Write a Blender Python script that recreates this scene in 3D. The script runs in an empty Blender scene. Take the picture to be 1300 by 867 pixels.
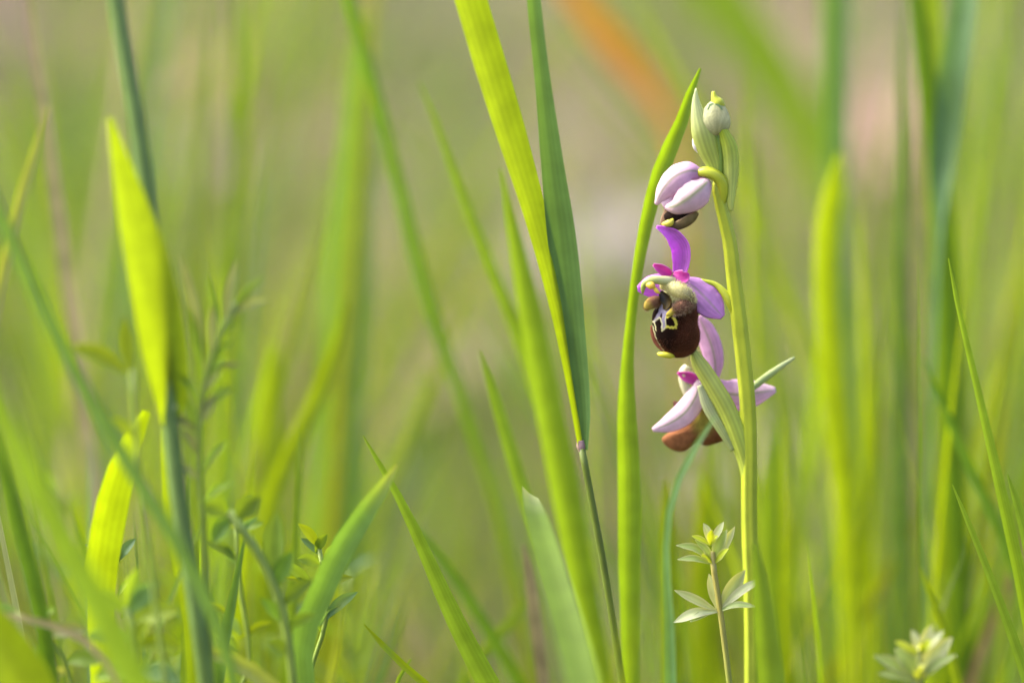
import bpy, bmesh, math, random
import numpy as np
from mathutils import Vector

R = math.radians
rng = np.random.default_rng(11)
random.seed(11)
sc = bpy.context.scene
col = sc.collection

# ------------------------------------------------------------------ camera
CAM = np.array([0.0, 0.0, 0.30]); PITCH = R(8.0); LENS = 150.0; SENS = 36.0
Y0 = 0.82                                   # distance of the orchid along the ground
cam_d = bpy.data.cameras.new('camera'); cam = bpy.data.objects.new('camera', cam_d); col.objects.link(cam)
cam.location = CAM; cam.rotation_euler = (R(90) - PITCH, 0, 0)
cam_d.lens = LENS; cam_d.sensor_width = SENS; cam_d.clip_start = 0.02; cam_d.clip_end = 2000
cam_d.dof.use_dof = True; cam_d.dof.aperture_fstop = 4.2; cam_d.dof.aperture_blades = 9
sc.camera = cam

# ------------------------------------------------------------------ sky, sun, exposure
SUN_EL, SUN_AZ = 50.0, -84.0                # azimuth measured from +Y (view direction) towards +X
w = bpy.data.worlds.new('World'); sc.world = w; w.use_nodes = True
nt = w.node_tree; bg = nt.nodes['Background']
sky = nt.nodes.new('ShaderNodeTexSky'); sky.sky_type = 'NISHITA'; sky.sun_disc = False
sky.sun_elevation = R(SUN_EL); sky.sun_rotation = R(SUN_AZ); sky.air_density = 0.7; sky.dust_density = 6.0; sky.ozone_density = 0.3
nt.links.new(sky.outputs[0], bg.inputs[0]); bg.inputs[1].default_value = 0.15
sd = bpy.data.lights.new('sun', 'SUN'); sun = bpy.data.objects.new('sun', sd); col.objects.link(sun)
sd.energy = 1.5; sd.angle = R(16.0); sd.color = (1.0, 0.965, 0.90)
tow = Vector((math.sin(R(SUN_AZ)) * math.cos(R(SUN_EL)), math.cos(R(SUN_AZ)) * math.cos(R(SUN_EL)), math.sin(R(SUN_EL))))
sun.rotation_euler = tow.to_track_quat('Z', 'Y').to_euler(); sun.location = (-1, 1, 3)
vs = sc.view_settings; vs.view_transform = 'Standard'; vs.look = 'None'; vs.exposure = 2.12; vs.gamma = 1.0
sc.render.engine = 'CYCLES'
sc.cycles.use_denoising = True
sc.cycles.max_bounces = 10; sc.cycles.transmission_bounces = 8; sc.cycles.transparent_max_bounces = 12

# ------------------------------------------------------------------ projection helpers
FWD = np.array([0, math.cos(PITCH), -math.sin(PITCH)]); UP = np.array([0, math.sin(PITCH), math.cos(PITCH)]); RT = np.array([1.0, 0, 0])
K = SENS / LENS / 1300.0
def at(px, py, Y):
    """the point of the upright plane at ground distance Y seen at photograph pixel (px, py)"""
    d = FWD + RT * ((px - 650.0) * K) + UP * ((433.5 - py) * K)
    return CAM + d * (Y / d[1])
PX = Y0 * K                                 # size of one photograph pixel at the orchid
def O(px, py, z=0.0):                       # orchid space: z in pixels towards the camera
    return at(px, py, Y0 - z * PX)
cam_d.dof.focus_distance = float(np.dot(O(866, 395, 16) - CAM, FWD))

def lin(r, g, b, k=1.0):
    f = lambda c: ((c / 255.0) / 12.92 if c <= 10.3 else (((c / 255.0) + 0.055) / 1.055) ** 2.4)
    return np.array([f(r) * k, f(g) * k, f(b) * k])
def mix(a, b, t):
    t = float(min(1, max(0, t))); return np.asarray(a) * (1 - t) + np.asarray(b) * t
def sstep(a, b, x):
    t = min(1, max(0, (x - a) / (b - a))); return t * t * (3 - 2 * t)

# ------------------------------------------------------------------ materials
MATS = {}
def leaf_material(name, trans=0.45, rough=0.42, tint=(1.25, 1.15, 0.35), vein=0.0, veins=9.0, spec=0.4, bump=0.0, bscale=3000.0, speck=0.12, sscale=220.0):
    m = bpy.data.materials.new(name); m.use_nodes = True; n = m.node_tree; n.nodes.clear(); L = n.links.new
    out = n.nodes.new('ShaderNodeOutputMaterial'); pr = n.nodes.new('ShaderNodeBsdfPrincipled'); tr = n.nodes.new('ShaderNodeBsdfTranslucent'); mx = n.nodes.new('ShaderNodeMixShader')
    at_ = n.nodes.new('ShaderNodeAttribute'); at_.attribute_name = 'Col'
    tc = n.nodes.new('ShaderNodeTexCoord'); nz = n.nodes.new('ShaderNodeTexNoise'); nz.inputs['Scale'].default_value = sscale; nz.inputs['Detail'].default_value = 4
    L(tc.outputs['Object'], nz.inputs['Vector'])
    mr = n.nodes.new('ShaderNodeMapRange'); mr.inputs[1].default_value = 0.3; mr.inputs[2].default_value = 0.7; mr.inputs[3].default_value = 1 - speck; mr.inputs[4].default_value = 1 + speck
    L(nz.outputs[0], mr.inputs[0])
    vm = n.nodes.new('ShaderNodeVectorMath'); vm.operation = 'SCALE'; L(at_.outputs['Color'], vm.inputs[0]); L(mr.outputs[0], vm.inputs['Scale'])
    colour = vm.outputs[0]
    if vein > 0:
        uv = n.nodes.new('ShaderNodeUVMap'); sx = n.nodes.new('ShaderNodeSeparateXYZ'); L(uv.outputs[0], sx.inputs[0])
        mu = n.nodes.new('ShaderNodeMath'); mu.operation = 'MULTIPLY'; mu.inputs[1].default_value = veins * 6.2832; L(sx.outputs[0], mu.inputs[0])
        sn = n.nodes.new('ShaderNodeMath'); sn.operation = 'SINE'; L(mu.outputs[0], sn.inputs[0])
        m2 = n.nodes.new('ShaderNodeMapRange'); m2.inputs[1].default_value = -1; m2.inputs[2].default_value = 1; m2.inputs[3].default_value = 1 - vein; m2.inputs[4].default_value = 1 + vein
        L(sn.outputs[0], m2.inputs[0])
        v2 = n.nodes.new('ShaderNodeVectorMath'); v2.operation = 'SCALE'; L(colour, v2.inputs[0]); L(m2.outputs[0], v2.inputs['Scale']); colour = v2.outputs[0]
    L(colour, pr.inputs['Base Color']); pr.inputs['Roughness'].default_value = rough; pr.inputs['Specular IOR Level'].default_value = spec
    tv = n.nodes.new('ShaderNodeVectorMath'); tv.operation = 'MULTIPLY'; tv.inputs[1].default_value = tint; L(colour, tv.inputs[0]); L(tv.outputs[0], tr.inputs['Color'])
    if bump > 0:
        b = n.nodes.new('ShaderNodeBump'); b.inputs['Strength'].default_value = bump; b.inputs['Distance'].default_value = 0.0002
        n2 = n.nodes.new('ShaderNodeTexNoise'); n2.inputs['Scale'].default_value = bscale; n2.inputs['Detail'].default_value = 2
        L(tc.outputs['Object'], n2.inputs['Vector']); L(n2.outputs[0], b.inputs['Height']); L(b.outputs[0], pr.inputs['Normal'])
    mx.inputs[0].default_value = trans; L(pr.outputs[0], mx.inputs[1]); L(tr.outputs[0], mx.inputs[2]); L(mx.outputs[0], out.inputs[0])
    MATS[name] = m; return m
leaf_material('grass', 0.58, 0.45, (1.66, 1.56, 0.12), 0.05, 5.0, spec=0.4)
leaf_material('weed_leaf', 0.52, 0.5, (1.55, 1.35, 0.25), 0.0, spec=0.35)
leaf_material('stem', 0.12, 0.42, (1.2, 1.1, 0.4), 0.0, bump=0.15)
leaf_material('bract', 0.25, 0.42, (1.15, 1.1, 0.5), 0.11, 5.0, bump=0.3)
leaf_material('petal', 0.42, 0.52, (1.05, 0.95, 1.1), 0.04, 6.0, spec=0.3, bump=0.6, bscale=2600, speck=0.10, sscale=600)
leaf_material('lip_velvet', 0.06, 0.9, (1.0, 0.8, 0.6), 0.0, spec=0.06, bump=0.7, bscale=5000, speck=0.22, sscale=900)
leaf_material('lip_shiny', 0.0, 0.45, (1, 1, 1), 0.0, spec=0.35, speck=0.05)
leaf_material('column', 0.18, 0.4, (1.1, 1.05, 0.6), 0.0, bump=0.3, speck=0.08, sscale=800)
leaf_material('litter', 0.3, 0.7, (1.0, 0.95, 0.75), 0.0, speck=0.25)

# ------------------------------------------------------------------ mesh helpers
def resample(P, n):
    """Catmull-Rom through the rows of P, n samples spread evenly by chord length"""
    P = np.asarray(P, float)
    if len(P) == 2: return P[0] + (P[1] - P[0]) * np.linspace(0, 1, n)[:, None]
    k = min(3, P.shape[1]); s = np.concatenate([[0], np.cumsum(np.linalg.norm(np.diff(P[:, :k], axis=0), axis=1) + 1e-9)])
    m = np.zeros_like(P)
    m[1:-1] = (P[2:] - P[:-2]) / (s[2:] - s[:-2])[:, None]
    m[0] = (P[1] - P[0]) / (s[1] - s[0]); m[-1] = (P[-1] - P[-2]) / (s[-1] - s[-2])
    u = np.linspace(0, s[-1], n); i = np.clip(np.searchsorted(s, u, side='right') - 1, 0, len(P) - 2)
    h = (s[i + 1] - s[i]); t = ((u - s[i]) / h)[:, None]; h = h[:, None]
    return (2*t**3 - 3*t**2 + 1) * P[i] + (t**3 - 2*t**2 + t) * h * m[i] + (-2*t**3 + 3*t**2) * P[i+1] + (t**3 - t**2) * h * m[i+1]
def unit(v): return v / (np.linalg.norm(v, axis=-1, keepdims=True) + 1e-12)

def sheet(path, hw, normal, cup=0.2, power=2.0, ns=26, nu=7, twist=(0, 0), ruffle=0.0):
    """a leaf- or petal-like curved sheet; returns vertices, faces, uv per vertex"""
    A = resample(np.column_stack([path, hw]), ns); P = A[:, :3]; W = np.maximum(A[:, 3], 1e-6)
    T = unit(np.gradient(P, axis=0)); N = np.asarray(normal, float); N = np.broadcast_to(N, P.shape) if N.ndim == 1 else resample(N, ns)
    N = unit(N - T * np.sum(N * T, axis=1, keepdims=True)); B = np.cross(T, N)
    tw = np.radians(np.linspace(twist[0], twist[1], ns))[:, None]
    N, B = N * np.cos(tw) + B * np.sin(tw), B * np.cos(tw) - N * np.sin(tw)
    us = np.linspace(-1, 1, nu); V = []; UV = []
    for j in range(ns):
        for u in us:
            off = cup * W[j] * (abs(u) ** power)
            if ruffle: off += ruffle * W[j] * abs(u) ** 3 * math.sin(j * 0.9 + (u > 0) * 1.7)
            V.append(P[j] + B[j] * W[j] * u + N[j] * off); UV.append(((u + 1) / 2, j / (ns - 1)))
    F = [(j*nu + i, j*nu + i + 1, (j+1)*nu + i + 1, (j+1)*nu + i) for j in range(ns - 1) for i in range(nu - 1)]
    return np.array(V), F, UV
def tube(path, rad, sides=12, ns=24, ridge=0.0, nridge=4, flat=1.0, flatdir=(0, 1, 0)):
    A = resample(np.column_stack([path, rad]), ns); P = A[:, :3]; r = np.maximum(A[:, 3], 1e-6)
    T = unit(np.gradient(P, axis=0)); ref = np.asarray(flatdir, float)
    N = unit(ref - T * np.sum(ref * T, axis=1, keepdims=True)); B = np.cross(T, N); V = []; UV = []
    for j in range(ns):
        for k in range(sides):
            a = 2 * math.pi * k / sides; q = r[j] * (1 + ridge * math.cos(nridge * a + 0.6))
            V.append(P[j] + B[j] * q * math.cos(a) + N[j] * q * flat * math.sin(a)); UV.append((k / sides, j / (ns - 1)))
    F = [(j*sides + k, j*sides + (k+1) % sides, (j+1)*sides + (k+1) % sides, (j+1)*sides + k) for j in range(ns - 1) for k in range(sides)]
    V.append(P[0]); UV.append((0.5, 0)); V.append(P[-1]); UV.append((0.5, 1)); a = len(V) - 2
    F += [(a, (k+1) % sides, k) for k in range(sides)] + [(a + 1, (ns-1)*sides + k, (ns-1)*sides + (k+1) % sides) for k in range(sides)]
    return np.array(V), F, UV
def pillow(outline, centre, zfront, zback, nr=22, nth=72, shift=0.0):
    """closed bulging body: outline in photograph pixels, front and back height in pixels as functions of (r, px, py)"""
    Q = np.array(list(outline) + [outline[0]], float); Q = np.array(resample(np.column_stack([Q, np.zeros(len(Q))]), nth + 1)[:-1, :2])
    V = []; UV = []; pos = []
    def ring(r, fn):
        for q in Q:
            x, y = centre[0] + (q[0] - centre[0]) * r, centre[1] + (q[1] - centre[1]) * r
            V.append(O(x, y, fn(r, x, y))); UV.append((r, 0)); pos.append((x, y))
    rs = [math.sin(math.pi / 2 * k / nr) for k in range(1, nr + 1)]
    V.append(O(centre[0], centre[1], zfront(0, *centre))); UV.append((0, 0)); pos.append(tuple(centre))
    for r in rs: ring(r, zfront)
    nb = nr // 2
    for k in range(nb - 1, 0, -1): ring(math.sin(math.pi / 2 * k / nb), zback)
    V.append(O(centre[0], centre[1], zback(0, *centre))); UV.append((0, 0)); pos.append(tuple(centre))
    F = [(0, 1 + (k+1) % nth, 1 + k) for k in range(nth)]
    rings = nr + nb - 1
    for j in range(rings - 1):
        a, b = 1 + j * nth, 1 + (j+1) * nth
        F += [(a + k, a + (k+1) % nth, b + (k+1) % nth, b + k) for k in range(nth)]
    a = 1 + (rings - 1) * nth; e = len(V) - 1
    F += [(a + k, a + (k+1) % nth, e) for k in range(nth)]
    return np.array(V), F, UV, pos

def world_of(o):
    p = np.array(o.location); q = o.parent
    while q: p = p + np.array(q.location); q = q.parent
    return p
def obj(name, geo, colour, mat, parent=None, solid=0.0, origin=None):
    """one mesh object; colour is a constant or a function (u, v, world_point) -> linear rgb"""
    V, F, UV = geo[0], geo[1], geo[2]
    me = bpy.data.meshes.new(name); o = bpy.data.objects.new(name, me); col.objects.link(o)
    if parent is not None:
        o.parent = parent; org = world_of(parent)
    else:
        org = np.asarray(origin if origin is not None else V.mean(axis=0)); o.location = org
    me.from_pydata([tuple(v) for v in (V - org)], [], F); me.update()
    if mat in ('stem', 'column', 'lip_velvet', 'lip_shiny') and solid == 0:
        b_ = bmesh.new(); b_.from_mesh(me); bmesh.ops.recalc_face_normals(b_, faces=b_.faces); b_.to_mesh(me); b_.free()
    ul = me.uv_layers.new(name='UVMap'); li = np.empty(len(me.loops), dtype=np.int32); me.loops.foreach_get('vertex_index', li)
    ul.data.foreach_set('uv', np.asarray(UV, dtype=np.float32)[li].ravel())
    ca = me.color_attributes.new('Col', 'FLOAT_COLOR', 'POINT')
    if callable(colour): C = np.array([list(colour(uv[0], uv[1], v)) + [1] for uv, v in zip(UV, V)], dtype=np.float32)
    else: C = np.tile(np.array(list(colour) + [1], dtype=np.float32), (len(V), 1))
    ca.data.foreach_set('color', C.ravel())
    me.polygons.foreach_set('use_smooth', [True] * len(me.polygons))
    me.materials.append(MATS[mat] if isinstance(mat, str) else mat)
    if solid > 0:
        s = o.modifiers.new('thickness', 'SOLIDIFY'); s.thickness = solid; s.offset = 0
    return o
def tag(o, label, cat, group=None, kind=None):
    o['label'] = label; o['category'] = cat
    if group: o['group'] = group
    if kind: o['kind'] = kind
    return o
def empty(name, loc, parent=None):
    o = bpy.data.objects.new(name, None); col.objects.link(o); o.empty_display_size = 0.01
    if parent is not None: o.parent = parent; loc = np.asarray(loc) - world_of(parent)
    o.location = tuple(loc); return o

# ------------------------------------------------------------------ ground
def gz(x, y):
    t = max(0.0, y - 1.05)
    z = 0.19 * t if t < 6 else 1.14 + 0.02 * (t - 6)
    z *= t / (t + 0.12) if t > 0 else 1
    return z + 0.010 * math.sin(x * 9 + y * 3) * math.cos(y * 7 - x * 2) + 0.05 * math.sin(x * 0.7 + 1.3) * math.sin(y * 0.5) * min(1, max(0, y - 1.2) + max(0, abs(x) - .5))
xs = np.unique(np.concatenate([np.linspace(-0.9, 0.9, 73), np.sign(np.linspace(-1, 1, 41)) * (0.9 + 600 * np.abs(np.linspace(-1, 1, 41)) ** 4)]))
ys = np.unique(np.concatenate([np.linspace(-0.6, 3.0, 120), 3.0 + 900 * np.linspace(0, 1, 40) ** 3, -0.6 - 500 * np.linspace(0, 1, 20) ** 3]))
gm = bpy.data.materials.new('meadow_soil'); gm.use_nodes = True; n = gm.node_tree; L = n.links.new; pr = n.nodes['Principled BSDF']
tc = n.nodes.new('ShaderNodeTexCoord')
def noise(scale, detail=5, rough=0.55):
    a = n.nodes.new('ShaderNodeTexNoise'); a.inputs['Scale'].default_value = scale; a.inputs['Detail'].default_value = detail; a.inputs['Roughness'].default_value = rough
    L(tc.outputs['Object'], a.inputs['Vector']); return a.outputs[0]
def ramp(fac, stops):
    r = n.nodes.new('ShaderNodeValToRGB'); e = r.color_ramp.elements
    e[0].position, e[0].color = stops[0][0], (*stops[0][1], 1); e[1].position, e[1].color = stops[-1][0], (*stops[-1][1], 1)
    for p, c in stops[1:-1]:
        q = e.new(p); q.color = (*c, 1)
    L(fac, r.inputs[0]); return r.outputs[0]
soil = ramp(noise(60), [(0.3, (0.04, 0.026, 0.020)), (0.5, (0.105, 0.068, 0.055)), (0.7, (0.19, 0.128, 0.108))])
moss = ramp(noise(90), [(0.3, (0.025, 0.032, 0.006)), (0.7, (0.075, 0.088, 0.018))])
mk = ramp(noise(13.0, 2), [(0.45, (0, 0, 0)), (0.52, (1, 1, 1))])
mx = n.nodes.new('ShaderNodeMix'); mx.data_type = 'RGBA'; L(mk, mx.inputs[0]); L(soil, mx.inputs[6]); L(moss, mx.inputs[7]); L(mx.outputs[2], pr.inputs['Base Color'])
pr.inputs['Roughness'].default_value = 0.95
bp = n.nodes.new('ShaderNodeBump'); bp.inputs['Strength'].default_value = 0.8; bp.inputs['Distance'].default_value = 0.01; L(noise(120, 8), bp.inputs['Height']); L(bp.outputs[0], pr.inputs['Normal'])
me = bpy.data.meshes.new('ground'); g = bpy.data.objects.new('ground', me); col.objects.link(g)
me.from_pydata([(x, y, gz(x, y)) for y in ys for x in xs], [], [(j*len(xs)+i, j*len(xs)+i+1, (j+1)*len(xs)+i+1, (j+1)*len(xs)+i) for j in range(len(ys)-1) for i in range(len(xs)-1)])
me.polygons.foreach_set('use_smooth', [True] * len(me.polygons)); me.materials.append(gm); g['kind'] = 'structure'

# ------------------------------------------------------------------ grass colours (base colours, linear)
YG = np.array([0.152, 0.215, 0.012]); LG = np.array([0.120, 0.195, 0.028]); GR = np.array([0.065, 0.130, 0.022])
BG = np.array([0.085, 0.160, 0.075]); DK = np.array([0.035, 0.080, 0.018]); OL = np.array([0.120, 0.140, 0.030])
ST = np.array([0.300, 0.250, 0.130]); OR = np.array([0.330, 0.150, 0.030]); PL = np.array([0.230, 0.270, 0.130])

def DEPTH(Y): return 0.82 + (Y - 0.82) * (0.72 if Y > 0.82 else 0.52)      # how far in front of or behind the orchid
def to_ground(P, W, lean=0.4):
    """carry a traced blade on down to the soil it grows from"""
    P = [np.array(p) for p in P]; W = list(W); d = unit(P[-1] - P[-2]); p = P[-1]; w0 = W[-1]
    down = np.array([0, 0, -1.0])
    for k in range(1, 30):
        d = unit(d * 0.72 + down * 0.28 * (1 if d[2] < 0.2 else 2)); p = p + d * 0.02; P.append(p); W.append(max(w0 * 0.45, w0 * (1 - 0.06 * k)))
        if p[2] < gz(p[0], p[1]) - 0.004: break
    return P, W
def blade_geo(pts, Y, widths=None, Yend=None, fold=0.35, power=1.3, turn=0.0, twist=(0, 0), root=True, ns=30, nu=5):
    """pts: (px, py, full width in px) from the tip down"""
    Yend = DEPTH(Y if Yend is None else Yend); Y = DEPTH(Y); m = len(pts)
    P = []; W = []
    for i, (x, y, wd) in enumerate(pts):
        yy = Y + (Yend - Y) * i / max(1, m - 1); P.append(at(x, y, yy)); W.append(wd * 0.5 * yy * K / math.cos(R(min(60, abs(turn)))))
    if root: P, W = to_ground(P, W)
    nrm = (math.sin(R(turn)), -math.cos(R(turn)), 0.12)
    return sheet(P, W, nrm, fold, power, ns=ns, nu=nu, twist=twist)
def blade_colour(c, tipc=None, jitter=0.06, base=None):
    c = np.asarray(c); s = random.uniform(1 - jitter, 1 + jitter); b = c * np.array([0.95, 0.95, 1.0]) if base is None else np.asarray(base)
    def f(u, v, p):
        k = mix(c, b, sstep(0.3, 0.8, v)) * s
        if tipc is not None: k = mix(tipc, k, sstep(0.0, 0.06, v))
        return k * (1.05 - 0.12 * math.exp(-((u - 0.5) / 0.10) ** 2))
    return f
def blade(label, pts, Y, c, group=None, name='grass_shoot', cat='grass', tipc=None, base=None, mat='grass', **kw):
    geo = blade_geo(pts, Y, **kw); org = geo[0][np.argmin(geo[0][:, 2])]
    o = obj(name, geo, blade_colour(c, tipc, base=base), mat, origin=org)
    return tag(o, label, cat, group)

# ------------------------------------------------------------------ the orchid
base = at(955, 1150, Y0); base[2] = gz(base[0], base[1])
orchid = empty('orchid', base)
tag(orchid, 'pink orchid in flower with brown velvety insect-like lips on a green stem', 'orchid')
def cropmap(s, ox, oy): return lambda x, y, z=0.0: (ox + x / s, oy + y / s, z)
C1 = cropmap(3.335, 780, 70); C2 = cropmap(3.941, 780, 260); C3 = cropmap(3.6125, 780, 400); L3 = cropmap(5.783, 800, 320); T5 = cropmap(6.19, 850, 80)
def osheet(pts, hws, s, normal=(0, -1, 0), **kw):
    P = [O(*p) for p in pts]; return sheet(P, [h / s * PX for h in hws], normal, **kw)
def otube(pts, rads, s=1.0, **kw):
    return tube([O(*p) for p in pts], [r / s * PX for r in rads], **kw)

# stem
stem_pts = [(912, 222), (911, 245), (917, 268), (926, 305), (932, 356), (938, 405), (944, 458), (949, 511), (951, 566), (951, 638), (952, 691), (954, 740), (955, 867)]
SP = [O(x, y, -3) for x, y in stem_pts] + [base + (O(955, 867, -3) - base) * 0.5, base + np.array([0, 0, -0.006])]
SR = 1.06 * np.array([5.5, 6, 7, 8, 8.6, 9, 9, 9, 9, 9, 9, 9, 9, 11, 12]) * PX
obj('stem', tube(SP, SR, sides=24, ns=70, ridge=0.10, nridge=6), lambda u, v, p: mix((0.38, 0.44, 0.028), (0.29, 0.36, 0.03), sstep(0.1, 0.5, v)), 'stem', orchid)

GREENB = np.array([0.40, 0.47, 0.16]); PALEB = np.array([0.62, 0.66, 0.40])
def bract(pts, hws, s, c0, c1, normal=(0, -1, 0), **kw):
    return obj('bract', osheet(pts, hws, s, normal, ns=30, nu=9, **kw), lambda u, v, p: mix(c0, c1, sstep(0.05, 0.7, v)) * (1 - 0.12 * math.exp(-((u - .5) / .08) ** 2)), 'bract', orchid, solid=1.2 * PX)
# left upper bract, right upper bract, bract behind the stem, long bract of the lower flower
bract([T5(208, 200, 2), T5(207, 290, 4), T5(225, 410, 7), T5(258, 540, 10), T5(300, 680, 8), T5(345, 800, 4), T5(368, 900, 0)], [3, 26, 56, 84, 80, 56, 28], 6.19, (0.46, 0.51, 0.25), (0.41, 0.48, 0.10), cup=-0.4)
bract([T5(376, 425, 10), T5(420, 540, 9), T5(462, 660, 8), T5(474, 780, 6), T5(476, 900, 5), T5(474, 1040, 4), T5(482, 1170, 3)], [5, 36, 62, 66, 60, 40, 10], 6.19, (0.38, 0.49, 0.035), (0.46, 0.53, 0.13), normal=(-0.15, -1, 0), cup=-0.7, power=1.1)
bract([T5(360, 560, 0), T5(385, 680, -1), T5(395, 800, -1), T5(390, 900, 0)], [14, 22, 18, 12], 6.19, (0.30, 0.42, 0.07), (0.33, 0.44, 0.08), cup=-0.5)
bract([C3(826, 195, -40), C3(760, 240, -34), C3(690, 290, -28), C3(620, 345, -18)], [5, 13, 16, 14], 3.6125, (0.40, 0.46, 0.22), (0.36, 0.44, 0.16), cup=-0.5)
bract([C3(352, 150, -2), C3(385, 225, 2), C3(440, 315, 6), C3(505, 430, 8), C3(560, 565, 7), C3(600, 700, 4), C3(614, 830, 1)], [10, 36, 42, 46, 42, 32, 22], 3.6125, (0.40, 0.45, 0.10), (0.38, 0.46, 0.07), normal=(-0.3, -1, 0), cup=-0.6, power=1.4)
bract([C3(395, 320, -4), C3(430, 420, -2), C3(490, 520, 0), C3(545, 620, 0)], [16, 26, 24, 10], 3.6125, (0.40, 0.44, 0.25), (0.34, 0.40, 0.15), cup=-0.5)

# terminal bud
bud = empty('flower_bud', O(*T5(362, 450)), orchid)
outl = [T5(362 + (x - 362) * 1.12, 435 + (y - 435) * 1.1)[:2] for x, y in [(345, 300), (400, 318), (440, 370), (468, 450), (455, 515), (400, 545), (350, 562), (290, 530), (258, 460), (270, 390), (300, 340)]]
V, F, UV, pos = pillow(outl, T5(362, 450)[:2], lambda r, x, y: 15 * math.sqrt(max(0, 1 - r * r)), lambda r, x, y: -12 * math.sqrt(max(0, 1 - r * r)), nr=14, nth=40)
PB = {tuple(np.round(v, 7)): p for v, p in zip(V, pos)}
def bcol(u, v, p):
    x, y = PB[tuple(np.round(p, 7))]; t5x = (x - 850) * 6.19; t5y = (y - 80) * 6.19
    c = np.array([0.50, 0.52, 0.29]) * (1 - 0.25 * math.exp(-((t5x - 372) / 9) ** 2)); c = c * (1 + 0.10 * math.sin((t5x - 362) / (30 + 60 * sstep(560, 320, t5y)) * 9))
    return mix(np.array([0.36, 0.44, 0.22]), c, sstep(300, 360, t5y))
obj('sepal', (V, F, UV), bcol, 'petal', bud)
obj('beak', otube([T5(344, 225, 3), T5(352, 270, 3), T5(372, 310, 2), T5(398, 348, 0)], [12, 27, 50, 44], 6.19, sides=14), lambda u, v, p: (0.42, 0.46, 0.035), 'stem', bud)
for a in ([(300, 372), (322, 330), (345, 322)], [(362, 326), (390, 338), (415, 372)]):
    obj('vein', osheet([T5(x, y, 13) for x, y in a], [5, 9, 5], 6.19, cup=-0.2, ns=10, nu=5), (0.17, 0.27, 0.13), 'petal', bud)
obj('stalk', otube([T5(362, 545, -2), T5(385, 640, -2), T5(396, 760, -2), T5(392, 900, -2)], [16, 24, 26, 24], 6.19, sides=12), (0.20, 0.30, 0.045), 'stem', bud)
obj('side_bud', otube([T5(186, 585, 0), T5(192, 620, 1), T5(205, 665, 1), T5(222, 705, 0)], [4, 16, 20, 6], 6.19, sides=12), (0.72, 0.72, 0.66), 'petal', bud)

# petal colours
PINK = np.array([0.60, 0.36, 0.56]); PALE = np.array([0.71, 0.54, 0.62]); MAG = np.array([0.52, 0.17, 0.60]); VEIN = np.array([0.17, 0.23, 0.07]); DEEP = np.array([0.52, 0.06, 0.34])
def petal_colour(c0, c1, vein=0.0, veinc=VEIN, vw=0.06, edge=0.10, edgec=None):
    def f(u, v, p):
        c = mix(c0, c1, v); c = c * (1 + 0.05 * math.sin(u * 37 + v * 3) * math.sin(v * 9 + u * 5))
        if vein > 0: c = mix(c, veinc, vein * math.exp(-((u - 0.5) / vw) ** 2) * sstep(0.0, 0.12, v) * sstep(1.0, 0.9, v))
        for q in (0.22, 0.36, 0.64, 0.78): c = c * (1 - 0.13 * math.exp(-((u - q - 0.03 * math.sin(v * 5)) / 0.03) ** 2))
        e = sstep(0.86, 1.0, abs(2 * u - 1)); return mix(c, edgec if edgec is not None else c * 1.1, e * (0.6 if edgec is not None else 1))
    return f
TH = 0.8 * PX
def petal(name, par, pts, hws, s, colour, normal=(0, -1, 0), solid=TH, **kw):
    kw.setdefault('ns', 34); kw.setdefault('nu', 15); kw.setdefault('ruffle', 0.035)
    return obj(name, osheet(pts, hws, s, normal, **kw), colour, 'petal', par, solid=solid)

# --- opening flower at the top
f1 = empty('flower', O(*C1(300, 590)), orchid)
obj('ovary', otube([C1(452, 640, -3), C1(462, 585, 0), C1(455, 540, 3), C1(425, 508, 5), C1(385, 495, 4), C1(355, 500, 2)], [14, 22, 24, 24, 22, 16], 3.335, sides=16, ridge=0.08, nridge=6), (0.38, 0.43, 0.03), 'stem', f1)
petal('sepal', f1, [C1(400, 528, 8), C1(368, 562, 22), C1(310, 608, 25), C1(255, 640, 18), C1(216, 645, 8)], [26, 62, 64, 40, 12], 3.335, petal_colour(PALE, PALE * 1.02, 0.85, VEIN * 1.2, 0.075), normal=(0.0, -1, 0.15), cup=-0.62)
petal('sepal', f1, [C1(372, 498, 2), C1(318, 490, 12), C1(255, 515, 14), C1(205, 570, 8), C1(174, 632, 0)], [20, 52, 58, 44, 8], 3.335, petal_colour(PINK * 0.98, PALE, 0.7, VEIN, 0.055), normal=(-0.35, -1, 0.35), cup=-0.6)
petal('sepal', f1, [C1(380, 510, -8), C1(330, 540, -20), C1(270, 580, -20), C1(215, 630, -8)], [20, 56, 54, 14], 3.335, petal_colour(PALE, PALE, 0.3), normal=(0, 1, 0), cup=-0.6)
petal('petal', f1, [C1(330, 560, 2), C1(260, 610, 4), C1(205, 640, 4)], [40, 44, 20], 3.335, petal_colour(PALE * 1.05, PALE * 1.1), normal=(0, -1, 0), cup=-0.3)
BOAT = [C1(352, 668, 6), C1(332, 690, 10), C1(300, 712, 13), C1(262, 727, 14), C1(228, 736, 12)]
obj('lip', osheet(BOAT, [8, 19, 22, 18, 8], 3.335, (0.1, -1, -0.35), cup=-0.5, ns=26, nu=11), lambda u, v, p: mix(mix((0.17, 0.13, 0.05), (0.12, 0.08, 0.045), v), (0.24, 0.17, 0.11), sstep(0.84, 1, abs(2 * u - 1))), 'lip_velvet', f1, solid=2.5 * PX)
obj('lip_side', osheet([C1(228, 652, 4), C1(214, 685, 5), C1(206, 716, 7), C1(222, 738, 9)], [13, 14, 11, 6], 3.335, (-0.4, -1, 0.0), cup=-0.5, ns=14, nu=7), lambda u, v, p: mix((0.12, 0.075, 0.045), (0.22, 0.15, 0.10), sstep(0.8, 1, abs(2 * u - 1))), 'lip_velvet', f1, solid=2 * PX)
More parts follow.
